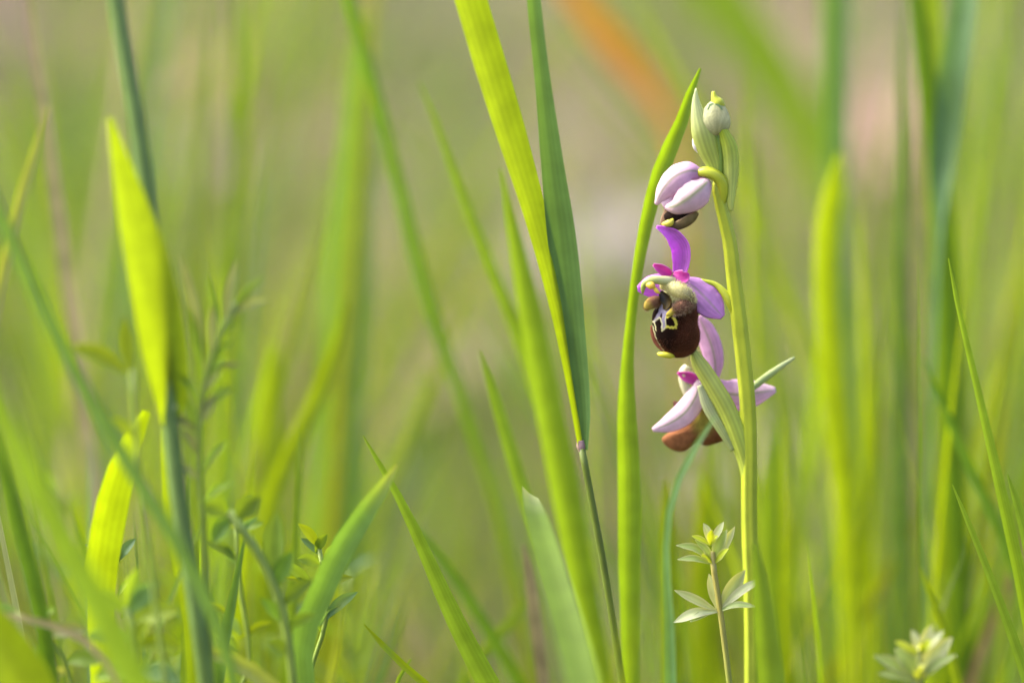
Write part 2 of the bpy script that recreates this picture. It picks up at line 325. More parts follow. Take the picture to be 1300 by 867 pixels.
obj('lip_throat', otube([C1(345, 664, 0), C1(305, 680, 2), C1(260, 690, 3), C1(228, 690, 3), C1(215, 700, 2)], [10, 26, 32, 28, 8], 3.335, sides=16), (0.012, 0.007, 0.005), 'lip_velvet', f1)
obj('appendage', otube([C1(203, 716, 12), C1(222, 714, 16), C1(238, 708, 17), C1(248, 694, 14)], [6, 14, 15, 5], 3.335, sides=10), (0.52, 0.48, 0.06), 'column', f1)

# --- open flower in the middle
f2 = empty('flower', O(*C2(320, 480)), orchid)
obj('ovary', otube([C2(600, 560, -4), C2(585, 500, -4), C2(560, 455, -5), C2(505, 400, -8), C2(430, 380, -10)], [12, 24, 22, 14, 12], 3.941, sides=14), (0.38, 0.43, 0.03), 'stem', f2)
petal('sepal', f2, [C2(330, 345, -6), C2(342, 285, -2), C2(338, 215, 4), C2(300, 160, 10), C2(252, 128, 14), C2(210, 110, 16)], [34, 46, 50, 42, 22, 7], 3.941, petal_colour(MAG * 1.0, MAG * 1.25, 0.35, MAG * 0.75, 0.05), normal=(-0.4, -1, 0.2), cup=0.55)
petal('sepal', f2, [C2(345, 380, -4), C2(395, 410, 0), C2(450, 460, 5), C2(505, 520, 7), C2(543, 562, 6)], [22, 60, 78, 62, 16], 3.941, petal_colour(PINK * np.array([.92, .82, 1.05]), PINK * np.array([.95, .8, 1.1]), 0.5, VEIN * 1.25, 0.035), normal=(0.15, -1, 0.25), cup=-0.35, ruffle=0.03)
petal('sepal', f2, [C2(300, 395, -10), C2(235, 398, -10), C2(170, 412, -9), C2(116, 420, -8)], [30, 52, 50, 14], 3.941, petal_colour(MAG * 1.15, MAG * 1.25), normal=(0, -1, 0.1), cup=-0.3)
petal('petal', f2, [C2(284, 352, 4), C2(262, 338, 8), C2(228, 318, 11), C2(194, 299, 12)], [12, 25, 24, 7], 3.941, petal_colour(DEEP, DEEP * 1.15, edgec=PINK), normal=(-0.1, -1, 0.1), cup=0.45, ns=18, nu=9)
petal('petal', f2, [C2(296, 346, 4), C2(318, 356, 9), C2(346, 362, 11), C2(374, 346, 10)], [12, 30, 34, 8], 3.941, petal_colour(DEEP, DEEP * 1.2, edgec=PINK), normal=(0.1, -1, 0.1), cup=0.4, ns=18, nu=9)

# lip body: dark velvet with the lilac and yellow drawing
lo = [(300, 262), (370, 262), (440, 305), (488, 365), (498, 440), (496, 520), (512, 600), (506, 660), (476, 722), (425, 762), (372, 774), (312, 768), (262, 742), (228, 702), (192, 642), (166, 562), (160, 500), (168, 440), (205, 385), (215, 330), (245, 285)]
loP = [L3(x, y)[:2] for x, y in lo]; cen = L3(345, 540)[:2]
def zf(r, x, y):
    h = 23 * (max(0, 1 - r ** 2.4)) ** 0.62
    lx, ly = (x - 800) * 5.783, (y - 320) * 5.783
    h += 7 * math.exp(-((lx - 400) / 75) ** 2 - ((ly - 375) / 55) ** 2) * (1 - r ** 4)      # furry shoulder
    h -= 5 * math.exp(-((lx - 255) / 40) ** 2 - ((ly - 370) / 55) ** 2) * (1 - r ** 4)      # hollow below the column
    return h
V, F, UV, pos = pillow(loP, cen, zf, lambda r, x, y: -7 * (max(0, 1 - r * r)) ** 0.5, nr=64, nth=150)
LP = {tuple(np.round(v, 7)): p for v, p in zip(V, pos)}
def dist_poly(x, y, pts):
    b = 1e9
    for (x0, y0), (x1, y1) in zip(pts[:-1], pts[1:]):
        dx, dy = x1 - x0, y1 - y0; t = min(1, max(0, ((x - x0) * dx + (y - y0) * dy) / (dx * dx + dy * dy + 1e-9))); b = min(b, math.hypot(x - x0 - t * dx, y - y0 - t * dy))
    return b
BROWN = np.array([0.062, 0.021, 0.011]); DARK = np.array([0.010, 0.004, 0.003]); RED = np.array([0.135, 0.042, 0.020]); CREAM = np.array([0.48, 0.46, 0.26]); LIL = np.array([0.24, 0.215, 0.30]); YEL = np.array([0.50, 0.46, 0.07])
def lipcol(u, v, p):
    x, y = LP[tuple(np.round(p, 7))]; lx, ly = (x - 800) * 5.783, (y - 320) * 5.783
    jx, jy = 2 * math.sin(ly * .13 + lx * .05), 2 * math.sin(lx * .11 - ly * .04); lx += jx; ly += jy
    n1 = 6 * math.sin(lx * .11 + ly * .07) + 5 * math.sin(lx * .23 - ly * .19)
    c = mix(DARK, BROWN, sstep(300, 420, lx + 0.3 * (ly - 600) + n1)); c = mix(c, RED, 0.75 * sstep(0.80, 0.97, u) * sstep(250, 400, lx + 0.5 * (ly - 550)))
    sh = sstep(400 + n1, 335 + n1, ly - 0.12 * (lx - 350)) * sstep(250, 330, lx + 0.4 * (400 - ly))
    c = mix(c, np.array([0.40, 0.40, 0.17]), sh)
    fur = math.exp(-((ly - 410 + 0.35 * (lx - 400)) / 28) ** 2) * sstep(310, 360, lx) * sstep(510, 470, lx)
    c = mix(c, np.array([0.20, 0.13, 0.10]), 0.8 * fur)
    # stigmatic hollow
    c = mix(c, np.array([0.06, 0.04, 0.012]), sstep(1.15, 0.95, math.hypot((lx - 262) / 42, (ly - 368) / 62)))
    # lilac shield
    dl = min(dist_poly(lx, ly, [(224, 345), (228, 420), (205, 470)]) - 13, dist_poly(lx, ly, [(226, 428), (256, 446), (246, 500), (243, 548)]) - 17, dist_poly(lx, ly, [(215, 440), (196, 486), (176, 508)]) - 10, dist_poly(lx, ly, [(265, 440), (330, 405)]) - 7)
    c = mix(c, LIL, sstep(3, -3, dl))
    dl = min(dist_poly(lx, ly, [(165, 512), (190, 500), (213, 478), (226, 492), (236, 540), (232, 582)]) - 4, dist_poly(lx, ly, [(262, 478), (258, 520), (266, 545), (232, 578)]) - 4, dist_poly(lx, ly, [(178, 515), (190, 575)]) - 3)
    c = mix(c, CREAM, 0.9 * sstep(4, -3, dl + 1.5 * math.sin(lx * .45) * math.sin(ly * .4)))
    dl = min(dist_poly(lx, ly, [(270, 550), (335, 556), (338, 512), (318, 486)]) - 9, dist_poly(lx, ly, [(272, 472), (305, 455)]) - 12)
    c = mix(c, YEL, 0.9 * sstep(5, -4, dl + 3.5 * math.sin(lx * .24 + 1) * math.sin(ly * .21)))
    c = mix(c, DARK * 0.7, sstep(3, -3, math.hypot(lx - 286, (ly - 510) * 0.9) - 24)); c = mix(c, DARK * 0.7, sstep(3, -3, math.hypot((lx - 211) * 1.5, (ly - 532) * 0.72) - 26))
    # pale margin on the near side
    c = mix(c, CREAM * 0.75, 0.9 * sstep(4, -2, dist_poly(lx, ly, [(164, 545), (192, 648), (228, 704), (262, 742)]) - 4))
    return c
lip = obj('lip', (V, F, UV), lipcol, 'lip_velvet', f2)
obj('lip_flange', osheet([L3(160, 540, -2), L3(168, 600, -3), L3(195, 665, -3), L3(242, 725, -1)], [10, 20, 22, 8], 5.783, (-0.5, -1, 0), cup=-0.4, ns=20, nu=7), (0.16, 0.055, 0.035), 'lip_velvet', f2, solid=1.5 * PX)
def horncol(u, v, p): return mix(np.array([0.20, 0.13, 0.10]), np.array([0.42, 0.36, 0.06]), sstep(0.62, 0.85, v))
HORN = obj('horn', otube([L3(455, 375, 10), L3(400, 395, 22), L3(340, 425, 29), L3(296, 448, 31), L3(266, 464, 30)], [34, 54, 38, 23, 9], 5.783, sides=18, flat=0.8), lambda u, v, p: mix(mix(np.array([0.13, 0.065, 0.04]), np.array([0.13, 0.065, 0.045]), v), np.array([0.40, 0.33, 0.05]), sstep(0.72, 0.86, v)), 'lip_velvet', f2)
HORN2 = obj('horn', otube([L3(235, 372, 2), L3(198, 364, 8), L3(158, 374, 10), L3(128, 402, 9), L3(116, 428, 7)], [26, 42, 44, 33, 10], 5.783, sides=18, flat=0.8), lambda u, v, p: mix(np.array([0.15, 0.075, 0.045]), np.array([0.34, 0.26, 0.05]), sstep(0.5, 0.75, v)), 'lip_velvet', f2)
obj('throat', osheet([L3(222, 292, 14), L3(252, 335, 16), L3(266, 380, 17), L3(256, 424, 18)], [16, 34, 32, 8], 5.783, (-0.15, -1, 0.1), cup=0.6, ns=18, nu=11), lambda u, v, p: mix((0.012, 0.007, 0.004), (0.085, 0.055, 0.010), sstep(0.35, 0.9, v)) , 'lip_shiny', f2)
SHOULDER = obj('shoulder', otube([L3(230, 245, 8), L3(290, 250, 14), L3(360, 285, 18), L3(420, 325, 17), L3(462, 372, 10)], [24, 44, 56, 52, 22], 5.783, sides=20, ns=30), lambda u, v, p: mix(np.array([0.58, 0.55, 0.24]), np.array([0.22, 0.16, 0.075]), sstep(0.3, 0.9, v)), 'column', f2)
obj('column', otube([L3(345, 215, 4), L3(290, 212, 12), L3(230, 208, 18), L3(160, 206, 22), L3(112, 228, 22), L3(94, 268, 20), L3(93, 308, 18)], [26, 36, 33, 29, 25, 18, 6], 5.783, sides=18, ns=34), lambda u, v, p: mix(np.array([0.50, 0.50, 0.28]), np.array([0.34, 0.41, 0.10]), sstep(0.2, 0.8, v)), 'column', f2)
obj('anther', otube([L3(122, 246, 26), L3(140, 244, 29), L3(162, 250, 30), L3(180, 264, 28)], [10, 25, 27, 8], 5.783, sides=14), (0.62, 0.42, 0.05), 'column', f2)
obj('pollinium', otube([L3(172, 256, 28), L3(186, 276, 30), L3(200, 292, 30), L3(218, 302, 28)], [9, 15, 14, 6], 5.783, sides=12), (0.74, 0.56, 0.06), 'column', f2)
obj('appendage', otube([L3(200, 744, 3), L3(226, 752, 7), L3(265, 756, 9), L3(306, 764, 8), L3(325, 770, 4)], [8, 18, 22, 18, 6], 5.783, sides=14, flat=0.7), (0.52, 0.50, 0.035), 'column', f2)
# short felt of hairs on the shoulder and round the margin
def hairs(name, par, roots, dirs, length, c, wid=0.35):
    V = []; F = []; UV = []
    for p, d in zip(roots, dirs):
        l = length * random.uniform(0.6, 1.2) * PX; d = unit(np.array(d) + rng.normal(0, 0.25, 3)); s = unit(np.cross(d, [0.2, 1, 0.1])) * wid * PX * 0.5; k = len(V)
        V += [p - s, p + s, p + d * l]; UV += [(0, 0), (1, 0), (.5, 1)]; F.append((k, k + 1, k + 2))
    o = obj(name, (np.array(V), F, UV), c, 'column', par); o['kind'] = 'stuff'; return o
rt, dr = [], []
Q = resample(np.column_stack([np.array(loP + [loP[0]]), np.zeros(len(loP) + 1)]), 420)[:, :2]
for q in Q:
    lx, ly = (q[0] - 800) * 5.783, (q[1] - 320) * 5.783
    if lx > 300 or ly > 700:
        o_ = np.array([q[0] - cen[0], 0, -(q[1] - cen[1])]); rt.append(O(q[0], q[1], random.uniform(-1, 2))); dr.append(unit(o_) + np.array([0, -0.3, 0]))
hairs('margin_hairs', f2, rt, dr, 2.2, (0.30, 0.17, 0.10))
def hairs_on(name, ob, par, count, length, c, keep=lambda lx, ly: True, wid=0.4):
    me = ob.data; org = world_of(par); rt = []; dr = []; vs_ = list(me.vertices)
    for _ in range(count * 6):
        if len(rt) >= count: break
        v = random.choice(vs_); nn = np.array(v.normal)
        if nn[1] > 0.35: continue
        p = np.array(v.co) + org + rng.normal(0, 0.8 * PX, 3) * (1 - np.abs(nn)); d = p - CAM; px = 650 + np.dot(d, RT) / np.dot(d, FWD) / K; py = 433.5 - np.dot(d, UP) / np.dot(d, FWD) / K
        if keep((px - 800) * 5.783, (py - 320) * 5.783): rt.append(p - nn * 0.3 * PX); dr.append(nn + np.array([0.1, 0, 0.5]))
    return hairs(name, par, rt, dr, length, c, wid)
hairs_on('shoulder_hairs', SHOULDER, f2, 650, 4.0, (0.66, 0.62, 0.34), wid=0.8)
hairs_on('horn_hairs', HORN, f2, 450, 4.5, (0.26, 0.17, 0.12), lambda lx, ly: lx > 310, 0.8)
hairs_on('horn_hairs', HORN2, f2, 220, 3.0, (0.24, 0.15, 0.09), wid=0.7)
hairs_on('velvet_hairs', lip, f2, 2600, 2.4, (0.13, 0.048, 0.028), lambda lx, ly: lx > 350 or ly > 640)
# --- lower flower turned away
f3 = empty('flower', O(*C3(430, 380, -40)), orchid)
zb = -44
obj('ovary', otube([C3(605, 640, -4), C3(560, 520, -14), C3(500, 420, -28), C3(450, 350, zb)], [18, 24, 24, 16], 3.6125, sides=14), (0.34, 0.42, 0.08), 'stem', f3)
petal('sepal', f3, [C3(460, 300, zb + 2), C3(462, 220, zb), C3(445, 140, zb - 4), C3(412, 60, zb - 10), C3(385, 5, zb - 14)], [16, 42, 50, 44, 14], 3.6125, petal_colour(PINK, PINK * 1.02, 0.7, VEIN, 0.05), normal=(0.1, -1, 0.1), cup=-0.4)
petal('sepal', f3, [C3(450, 305, zb + 4), C3(510, 355, zb + 2), C3(580, 365, zb), C3(660, 355, zb - 2), C3(740, 342, zb - 6)], [22, 62, 74, 54, 12], 3.6125, petal_colour(PINK * 1.05, PALE, 0.75, VEIN, 0.045), normal=(0.0, -1, 0.2), cup=-0.35)
petal('sepal', f3, [C3(395, 300, zb + 8), C3(372, 375, zb + 14), C3(325, 445, zb + 20), C3(255, 495, zb + 24), C3(175, 526, zb + 26)], [18, 46, 54, 42, 9], 3.6125, petal_colour(PALE, PALE, 0.85, VEIN, 0.05, edgec=PINK), normal=(0.0, -1, 0.2), cup=-0.4)
petal('petal', f3, [C3(385, 305, zb + 4), C3(350, 288, zb + 6), C3(315, 276, zb + 6), C3(290, 262, zb + 6)], [20, 28, 20, 5], 3.6125, petal_colour(DEEP * 1.15, DEEP * 1.3, edgec=PINK), cup=0.3, ns=16, nu=9)
obj('column', otube([C3(335, 235, zb), C3(318, 265, zb), C3(322, 320, zb), C3(345, 385, zb)], [18, 24, 22, 16], 3.6125, sides=14), lambda u, v, p: mix((0.66, 0.63, 0.42), (0.62, 0.60, 0.42), v), 'column', f3)
outl = [C3(x, y)[:2] for x, y in [(405, 415), (455, 455), (490, 515), (508, 550), (500, 575), (455, 592), (420, 600), (385, 588), (350, 608), (310, 627), (265, 618), (228, 590), (218, 565), (240, 545), (300, 500), (360, 440)]]
V, F, UV, pos = pillow(outl, C3(375, 525)[:2], lambda r, x, y: zb - 6 + 14 * math.sqrt(max(0, 1 - r * r)), lambda r, x, y: zb - 6 - 12 * math.sqrt(max(0, 1 - r * r)), nr=20, nth=72)
P3 = {tuple(np.round(v, 7)): p for v, p in zip(V, pos)}
def lip3(u, v, p):
    x, y = P3[tuple(np.round(p, 7))]; a, b = (x - 780) * 3.6125, (y - 400) * 3.6125
    c = mix((0.24, 0.10, 0.045), (0.16, 0.062, 0.03), sstep(300, 480, a)); return mix(c, np.array([0.24, 0.20, 0.04]), sstep(1.1, 0.2, math.hypot((a - 405) / 70, (b - 490) / 90)))  # yellow-green upper middle: light coming through the lip, put into its colour
obj('lip', (V, F, UV), lip3, 'lip_velvet', f3)
obj('horn', otube([C3(300, 425, zb), C3(282, 408, zb), C3(270, 396, zb)], [16, 14, 5], 3.6125, sides=10, ns=10), (0.09, 0.04, 0.03), 'lip_velvet', f3)

# ------------------------------------------------------------------ jointed grass plant beside the orchid: two blades on one culm
def grass_plant(label, culm, Y, rad, blades, culmc, collar=None, group=None, collarc=(0.42, 0.26, 0.30)):
    Yraw = Y; Y = DEPTH(Y)
    P = [at(x, y, Y) for x, y in culm]; P2, W2 = to_ground(P, [rad * Y * K * 0.5] * len(P)); root = P2[-1].copy()
    t = tag(empty('grass_plant', root), label, 'grass', group)
    obj('stalk', tube(P2, np.maximum(W2, rad * Y * K * 0.45), sides=12, ns=40), culmc, 'stem', t)
    if collar:
        x, y, r = collar; obj('collar', tube([at(x - 1, y - 10, Y), at(x, y - 2, Y), at(x + 1, y + 6, Y)], np.array([r * .8, r, r * 0.55]) * 0.5 * Y * K, sides=16, ns=10, flat=0.8), collarc, 'stem', t)
    for pts, c, kw in blades: obj('blade', blade_geo(pts, Yraw - 0.012, Yend=Yraw, root=False, **kw), blade_colour(c), 'grass', t)
    return t
grass_plant('tall jointed grass with a pink collar where two long blades leave the dark stalk', [(738, 566), (752, 640), (766, 715), (780, 800), (790, 867)], 0.815, 9,
    [([(578, -60, 42), (598, 10, 40), (622, 90, 40), (650, 180, 36), (680, 280, 28), (708, 390, 22), (726, 480, 18), (739, 570, 10)], YG * 1.05, dict(turn=26, fold=0.3, twist=(0, 10))),
     ([(676, -60, 14), (678, 0, 16), (688, 90, 18), (700, 190, 26), (716, 310, 36), (730, 430, 32), (740, 520, 24), (741, 570, 14)], BG * 1.05, dict(turn=-25, fold=0.25, twist=(-20, 10)))],
    (0.095, 0.135, 0.02), (738, 569, 12), collarc=(0.30, 0.19, 0.20))
grass_plant('stout grass stalk carrying one broad glowing yellow-green blade among leafy weeds', [(140, -60), (150, 20), (168, 120), (186, 240), (200, 380), (214, 520), (228, 640), (246, 750), (262, 867)], 0.735, 22,
    [([(138, 150, 5), (150, 200, 22), (170, 280, 44), (190, 360, 54), (206, 440, 54), (216, 500, 40), (216, 540, 20)], YG * 1.2, dict(turn=34, fold=0.2, twist=(-6, 6)))],
    (0.12, 0.20, 0.055), (213, 520, 26), collarc=(0.36, 0.38, 0.20))

# ------------------------------------------------------------------ single blades near the plane of focus
blade('pale green folded grass blade rising behind the broad yellow-green blade', [(637, 215, 3), (650, 290, 16), (668, 385, 28), (688, 490, 34), (712, 610, 38), (738, 750, 34), (765, 880, 30)], 0.885, LG, turn=20, fold=0.5)
blade('slender soft-green grass blade with a whip-thin tip leaning toward the jointed grass', [(532, 105, 2), (556, 165, 8), (585, 245, 12), (625, 345, 15), (662, 440, 17), (695, 545, 18), (730, 680, 18), (760, 867, 18)], 0.90, LG, turn=15)
blade('broad grass blade cut off square with a pale cut edge', [(672, 626, 26), (678, 648, 29), (692, 695, 34), (712, 765, 40), (732, 840, 44), (745, 900, 44)], 0.79, LG * 1.1, Yend=0.66, tipc=PL * 1.5, fold=0.15, turn=10)
blade('bright grass blade with its tip hidden low behind the pale folded blade', [(608, 445, 2), (624, 490, 12), (645, 560, 17), (670, 640, 19), (705, 740, 20), (745, 867, 22)], 0.865, LG * 1.2, turn=-10)
blade('long arching grass blade whose tip ends beside the orchid top bud', [(889, 87, 3), (876, 118, 11), (862, 160, 17), (842, 205, 22), (826, 255, 19), (812, 320, 15), (802, 390, 13), (796, 450, 15), (794, 520, 24), (797, 610, 30), (797, 700, 29), (798, 790, 24), (800, 880, 22)], 0.835, LG * 0.95, turn=15, fold=0.45, ns=46, base=GR * 1.3)
blade('slim sharp grass blade with a fine hooked tip crossing a broken blade', [(461, 553, 1.5), (478, 582, 6), (502, 622, 10), (530, 678, 15), (560, 745, 21), (592, 812, 26), (625, 875, 30)], 0.80, LG * 1.15, turn=-15, fold=0.4)
blade('grey-green grass blade with a frayed broken tip', [(504, 590, 3), (488, 615, 17), (462, 652, 25), (430, 702, 31), (402, 765, 33), (384, 805, 31), (382, 840, 30), (388, 890, 28)], 0.765, BG * 1.25, tipc=PL, turn=10, fold=0.2, base=BG)
blade('narrow grass blade crossing behind the hooked slim blade', [(518, 655, 2), (538, 682, 9), (570, 722, 13), (605, 775, 15), (640, 832, 16), (665, 880, 16)], 0.89, GR * 1.3)
blade('short grass blade sloping against its neighbours below the cut blade', [(674, 755, 3), (655, 782, 11), (628, 814, 15), (600, 850, 17), (585, 880, 17)], 0.90, LG * 0.9)
blade('tiny yellow-green grass shoot at the foot of the hooked slim blade', [(462, 792, 1.5), (480, 812, 7), (508, 840, 9), (540, 868, 11), (560, 885, 11)], 0.80, YG)
blade('tiny curled grass tip beside the tiny yellow-green shoot', [(522, 836, 2), (512, 850, 5), (502, 872, 6), (498, 890, 6)], 0.81, LG)
blade('thin grey-green grass blade curling over the lower orchid flower', [(908, 528, 2), (892, 554, 6), (873, 584, 9), (857, 620, 9), (847, 665, 8), (846, 720, 10), (850, 790, 13), (852, 880, 15)], 0.755, BG * 1.4, turn=-20, fold=0.3)
blade('long needle-tipped grass blade standing alone, tallest of three near the slanting dry stem', [(1204, 328, 1.5), (1214, 380, 6), (1228, 440, 8), (1250, 535, 11), (1274, 640, 15), (1296, 740, 17), (1318, 867, 18)], 0.81, LG * 1.05, turn=10)
blade('soft blurred grass blade leaning with needle tip, crossing the tall needle-tipped blade', [(1170, 452, 2), (1188, 495, 8), (1212, 548, 11), (1240, 612, 13), (1268, 672, 14), (1300, 760, 15)], 0.885, GR * 1.25)
blade('short needle grass blade with sawtooth edge, lowest of the needle-tipped trio', [(1209, 615, 1.5), (1226, 655, 6), (1248, 708, 9), (1272, 770, 11), (1292, 825, 14), (1312, 885, 16)], 0.80, LG * 1.05, turn=-10)
blade('bright pointed grass tip just beyond the tall needle-tipped blade', [(1279, 602, 2), (1290, 635, 10), (1302, 675, 16), (1316, 740, 18), (1328, 867, 18)], 0.805, LG * 1.1)
blade('stubby yellow-tipped grass shoot beside the small low bedstraw', [(1169, 720, 2), (1180, 752, 9), (1196, 795, 12), (1212, 850, 13), (1220, 890, 13)], 0.85, YG)
# blurred neighbours behind and in front
blade('twisted bright green blade with a dark narrow edge, tall behind the needle grass', [(1150, -60, 16), (1160, 20, 22), (1172, 130, 28), (1186, 260, 32), (1196, 400, 32), (1202, 560, 30), (1212, 760, 28), (1215, 880, 26)], 0.94, GR * 0.8, turn=42, fold=0.6)
blade('yellow-green blade running close alongside the dark-edged twisted blade', [(1182, -60, 22), (1184, 60, 28), (1188, 200, 26), (1194, 380, 22), (1200, 600, 22), (1208, 867, 22)], 0.96, YG * 1.25, turn=-20)
blade('blue-green blade hanging point down over the yellow-green pair', [(1232, -60, 26), (1222, 20, 34), (1208, 120, 38), (1196, 220, 28), (1191, 300, 10)], 0.95, BG * 1.25, turn=-15, Yend=0.93)
blade('folded glowing blade with a bent shoulder behind the orchid stem', [(1066, 195, 6), (1058, 228, 22), (1047, 280, 32), (1045, 370, 32), (1052, 470, 34), (1064, 580, 34), (1074, 720, 32), (1080, 880, 30)], 0.955, YG * 1.05, turn=28, fold=0.4)
blade('blue-green upright blade ending behind the bent glowing blade', [(1062, -60, 36), (1060, 60, 38), (1060, 170, 36), (1062, 300, 34), (1068, 480, 34), (1076, 867, 34)], 1.03, BG * 1.1, turn=-10)
blade('very wide yellow-green leaf slanting down toward the orchid, far behind', [(850, -110, 40), (915, 0, 62), (978, 90, 66), (1025, 170, 50), (1058, 270, 26), (1070, 400, 16), (1080, 600, 16)], 1.30, LG * 1.1, turn=10, fold=0.2)
blade('withered orange-brown leaf arching behind the orchid', [(705, -40, 22), (748, 20, 34), (790, 72, 36), (832, 122, 26), (858, 180, 12), (868, 300, 6), (870, 480, 6)], 1.2, OR * 1.05, base=OL, turn=10, fold=0.2, name='withered_grass', cat='dry grass')
blade('wide blue-green blade standing straight, well behind the whip-tipped blade', [(462, 20, 14), (456, 110, 34), (448, 240, 48), (440, 380, 56), (434, 500, 58), (430, 640, 56), (428, 867, 52)], 1.04, BG * 1.15, turn=10)
blade('dark olive curved grass blade sweeping down behind the whip-tipped blade', [(432, -60, 14), (444, 10, 16), (470, 100, 15), (495, 200, 16), (522, 310, 17), (555, 420, 17), (590, 520, 16), (630, 650, 14), (670, 860, 14)], 0.95, GR * 1.1, turn=25, base=OL)
blade('long blue-green blade slanting across the glowing broad-bladed stalk', [(-30, 200, 12), (0, 272, 17), (40, 362, 15), (98, 478, 17), (162, 588, 18), (226, 692, 17), (275, 790, 16), (300, 880, 16)], 0.69, BG * 1.05, turn=12)
blade('pale thin grass tip crossing the slanting blue-green blade', [(62, 135, 3), (46, 190, 12), (24, 262, 15), (4, 350, 16), (-18, 460, 16), (-40, 640, 16)], 0.74, PL * 0.75)
blade('vivid lemon-green blade arching over from the glowing stalk', [(186, 522, 10), (168, 556, 24), (150, 604, 36), (136, 660, 41), (128, 712, 40), (126, 780, 34), (130, 880, 30)], 0.775, YG * 1.1, turn=32, fold=0.2)
blade('narrow lemon-green blade pressed against the glowing stalk', [(206, 545, 6), (212, 580, 20), (218, 640, 26), (228, 700, 26), (240, 770, 24), (248, 880, 22)], 0.77, YG * 1.1, turn=26)
blade('stout very blurred yellow-green blade slanting in front of the leafy weeds', [(-60, 400, 12), (-10, 500, 22), (50, 628, 30), (110, 742, 36), (165, 850, 40), (185, 890, 40)], 0.62, LG * 1.2, turn=15, fold=0.25)
blade('wide lime leaf base beneath the stout slanting blade', [(-70, 730, 30), (-10, 800, 56), (30, 860, 66), (60, 930, 66)], 0.70, YG * 1.1, turn=10)
blade('slender olive stalk-like blade standing behind the stout slanting blade', [(-8, 540, 8), (8, 600, 16), (28, 680, 20), (50, 770, 22), (66, 867, 22)], 0.735, GR * 0.9)
blade('yellow-green curved blade leaning behind the broken-tipped blade', [(440, 380, 4), (428, 440, 18), (406, 500, 24), (378, 560, 26), (350, 625, 26), (335, 700, 24), (330, 867, 24)], 0.93, YG)
blade('upright yellow-green blade between the two leafy weeds', [(352, 440, 10), (346, 500, 30), (344, 580, 32), (345, 700, 32), (345, 867, 30)], 0.97, YG * 1.1)
blade('pale dry shred hanging beside the cut blade', [(664, 690, 3), (672, 730, 12), (680, 790, 16), (690, 867, 16)], 0.86, ST * 0.8, name='dead_grass', mat='litter')
blade('slanting rusty dry stem low behind the needle grass', [(1310, 660, 4), (1285, 730, 10), (1255, 800, 11), (1228, 880, 12)], 0.92, np.array([0.24, 0.15, 0.08]), name='dead_grass', mat='litter')
blade('yellow-green blade standing close behind the low bedstraw whorls', [(846, 610, 4), (848, 660, 18), (850, 740, 24), (853, 867, 26)], 0.875, YG)
blade('bright blade behind the orchid stem foot, widest of its tuft', [(905, 560, 6), (900, 620, 24), (896, 720, 34), (895, 867, 36)], 0.95, YG * 0.95)
blade('soft green blade rising just beside the orchid stem foot', [(982, 540, 4), (980, 620, 20), (984, 720, 30), (990, 867, 34)], 0.93, LG)
blade('soft green wide blade in front of the orchid stem foot', [(958, 690, 6), (966, 740, 22), (972, 800, 30), (980, 880, 36)], 0.74, LG * 0.95)

# ------------------------------------------------------------------ bedstraw plants with whorled leaves
def bedstraw(label, stem, Y, rad, whorls, stemc):
    Yraw = Y; Y = DEPTH(Y)
    P = [at(x, y, Y) for x, y in stem]; P2, W2 = to_ground(P, [rad * Y * K * 0.5] * len(P))
    t = tag(empty('bedstraw', P2[-1]), label, 'plant', 'bedstraw plants')
    obj('stem', tube(P2, np.maximum(W2, rad * Y * K * 0.42), sides=8, ns=40, ridge=0.12), stemc, 'stem', t)
    k = Y * K
    for (bx, by), leaves in whorls:
        for (tx, ty, tz, wd, c) in leaves:
            b = at(bx, by, Y); e = at(tx, ty, Y - tz * k); mid = (b + e) / 2 + np.array([random.uniform(-.05, .05), random.uniform(-.05, .05), random.uniform(0.03, 0.14)]) * np.linalg.norm(e - b)
            nrm = np.array([0.1, -0.75, 0.65]) if tz > -4 else np.array([0.1, -1, 0.35])
            hw = np.array([0.22, 0.55, 0.95, 1.0, 0.75, 0.05]) * wd * 0.40 * k
            path = resample(np.array([b, mid, e]), 6)
            obj('leaf', sheet(path, hw, nrm, 0.25, 1.4, ns=14, nu=5), lambda u, v, p, c=c: mix(np.asarray(c), (0.50, 0.48, 0.42), sstep(0.7, 1.0, abs(2*u-1)) * 0.35 + sstep(0.93, 1, v) * 0.5) * (1 + 0.25 * math.exp(-((u - .5) / .07) ** 2)), 'weed_leaf', t)
    return t
GLA = (0.22, 0.30, 0.11); GLB = (0.38, 0.43, 0.28); GLC = (0.34, 0.42, 0.035); GLD = (0.27, 0.32, 0.18)
bedstraw('small bedstraw with two open whorls of grey-green leaves in front of the orchid stem', [(904, 700), (906, 722), (913, 765), (919, 810), (926, 867)], 0.80, 7,
    [((912, 776), [(856, 749, 10, 17, GLD), (855, 790, 16, 18, GLB), (876, 789, 18, 13, GLA), (900, 728, -12, 17, GLB), (946, 723, -4, 23, GLD), (972, 733, 6, 15, GLB), (960, 770, 16, 12, GLA)]),
     ((906, 716), [(858, 692, 8, 15, GLA), (860, 710, 14, 12, GLA), (882, 685, 4, 13, GLA), (923, 672, 2, 20, GLA), (933, 668, -6, 14, GLB), (925, 696, 14, 12, GLC), (890, 706, 18, 13, GLC)]),
     ((902, 692), [(878, 680, 6, 11, GLC), (893, 664, -4, 13, GLB), (919, 662, -2, 12, GLB), (904, 672, 8, 13, GLC), (912, 680, 6, 10, GLC)])], lambda u, v, p: mix((0.30, 0.27, 0.07), (0.22, 0.30, 0.06), sstep(0.05, 0.25, v)))
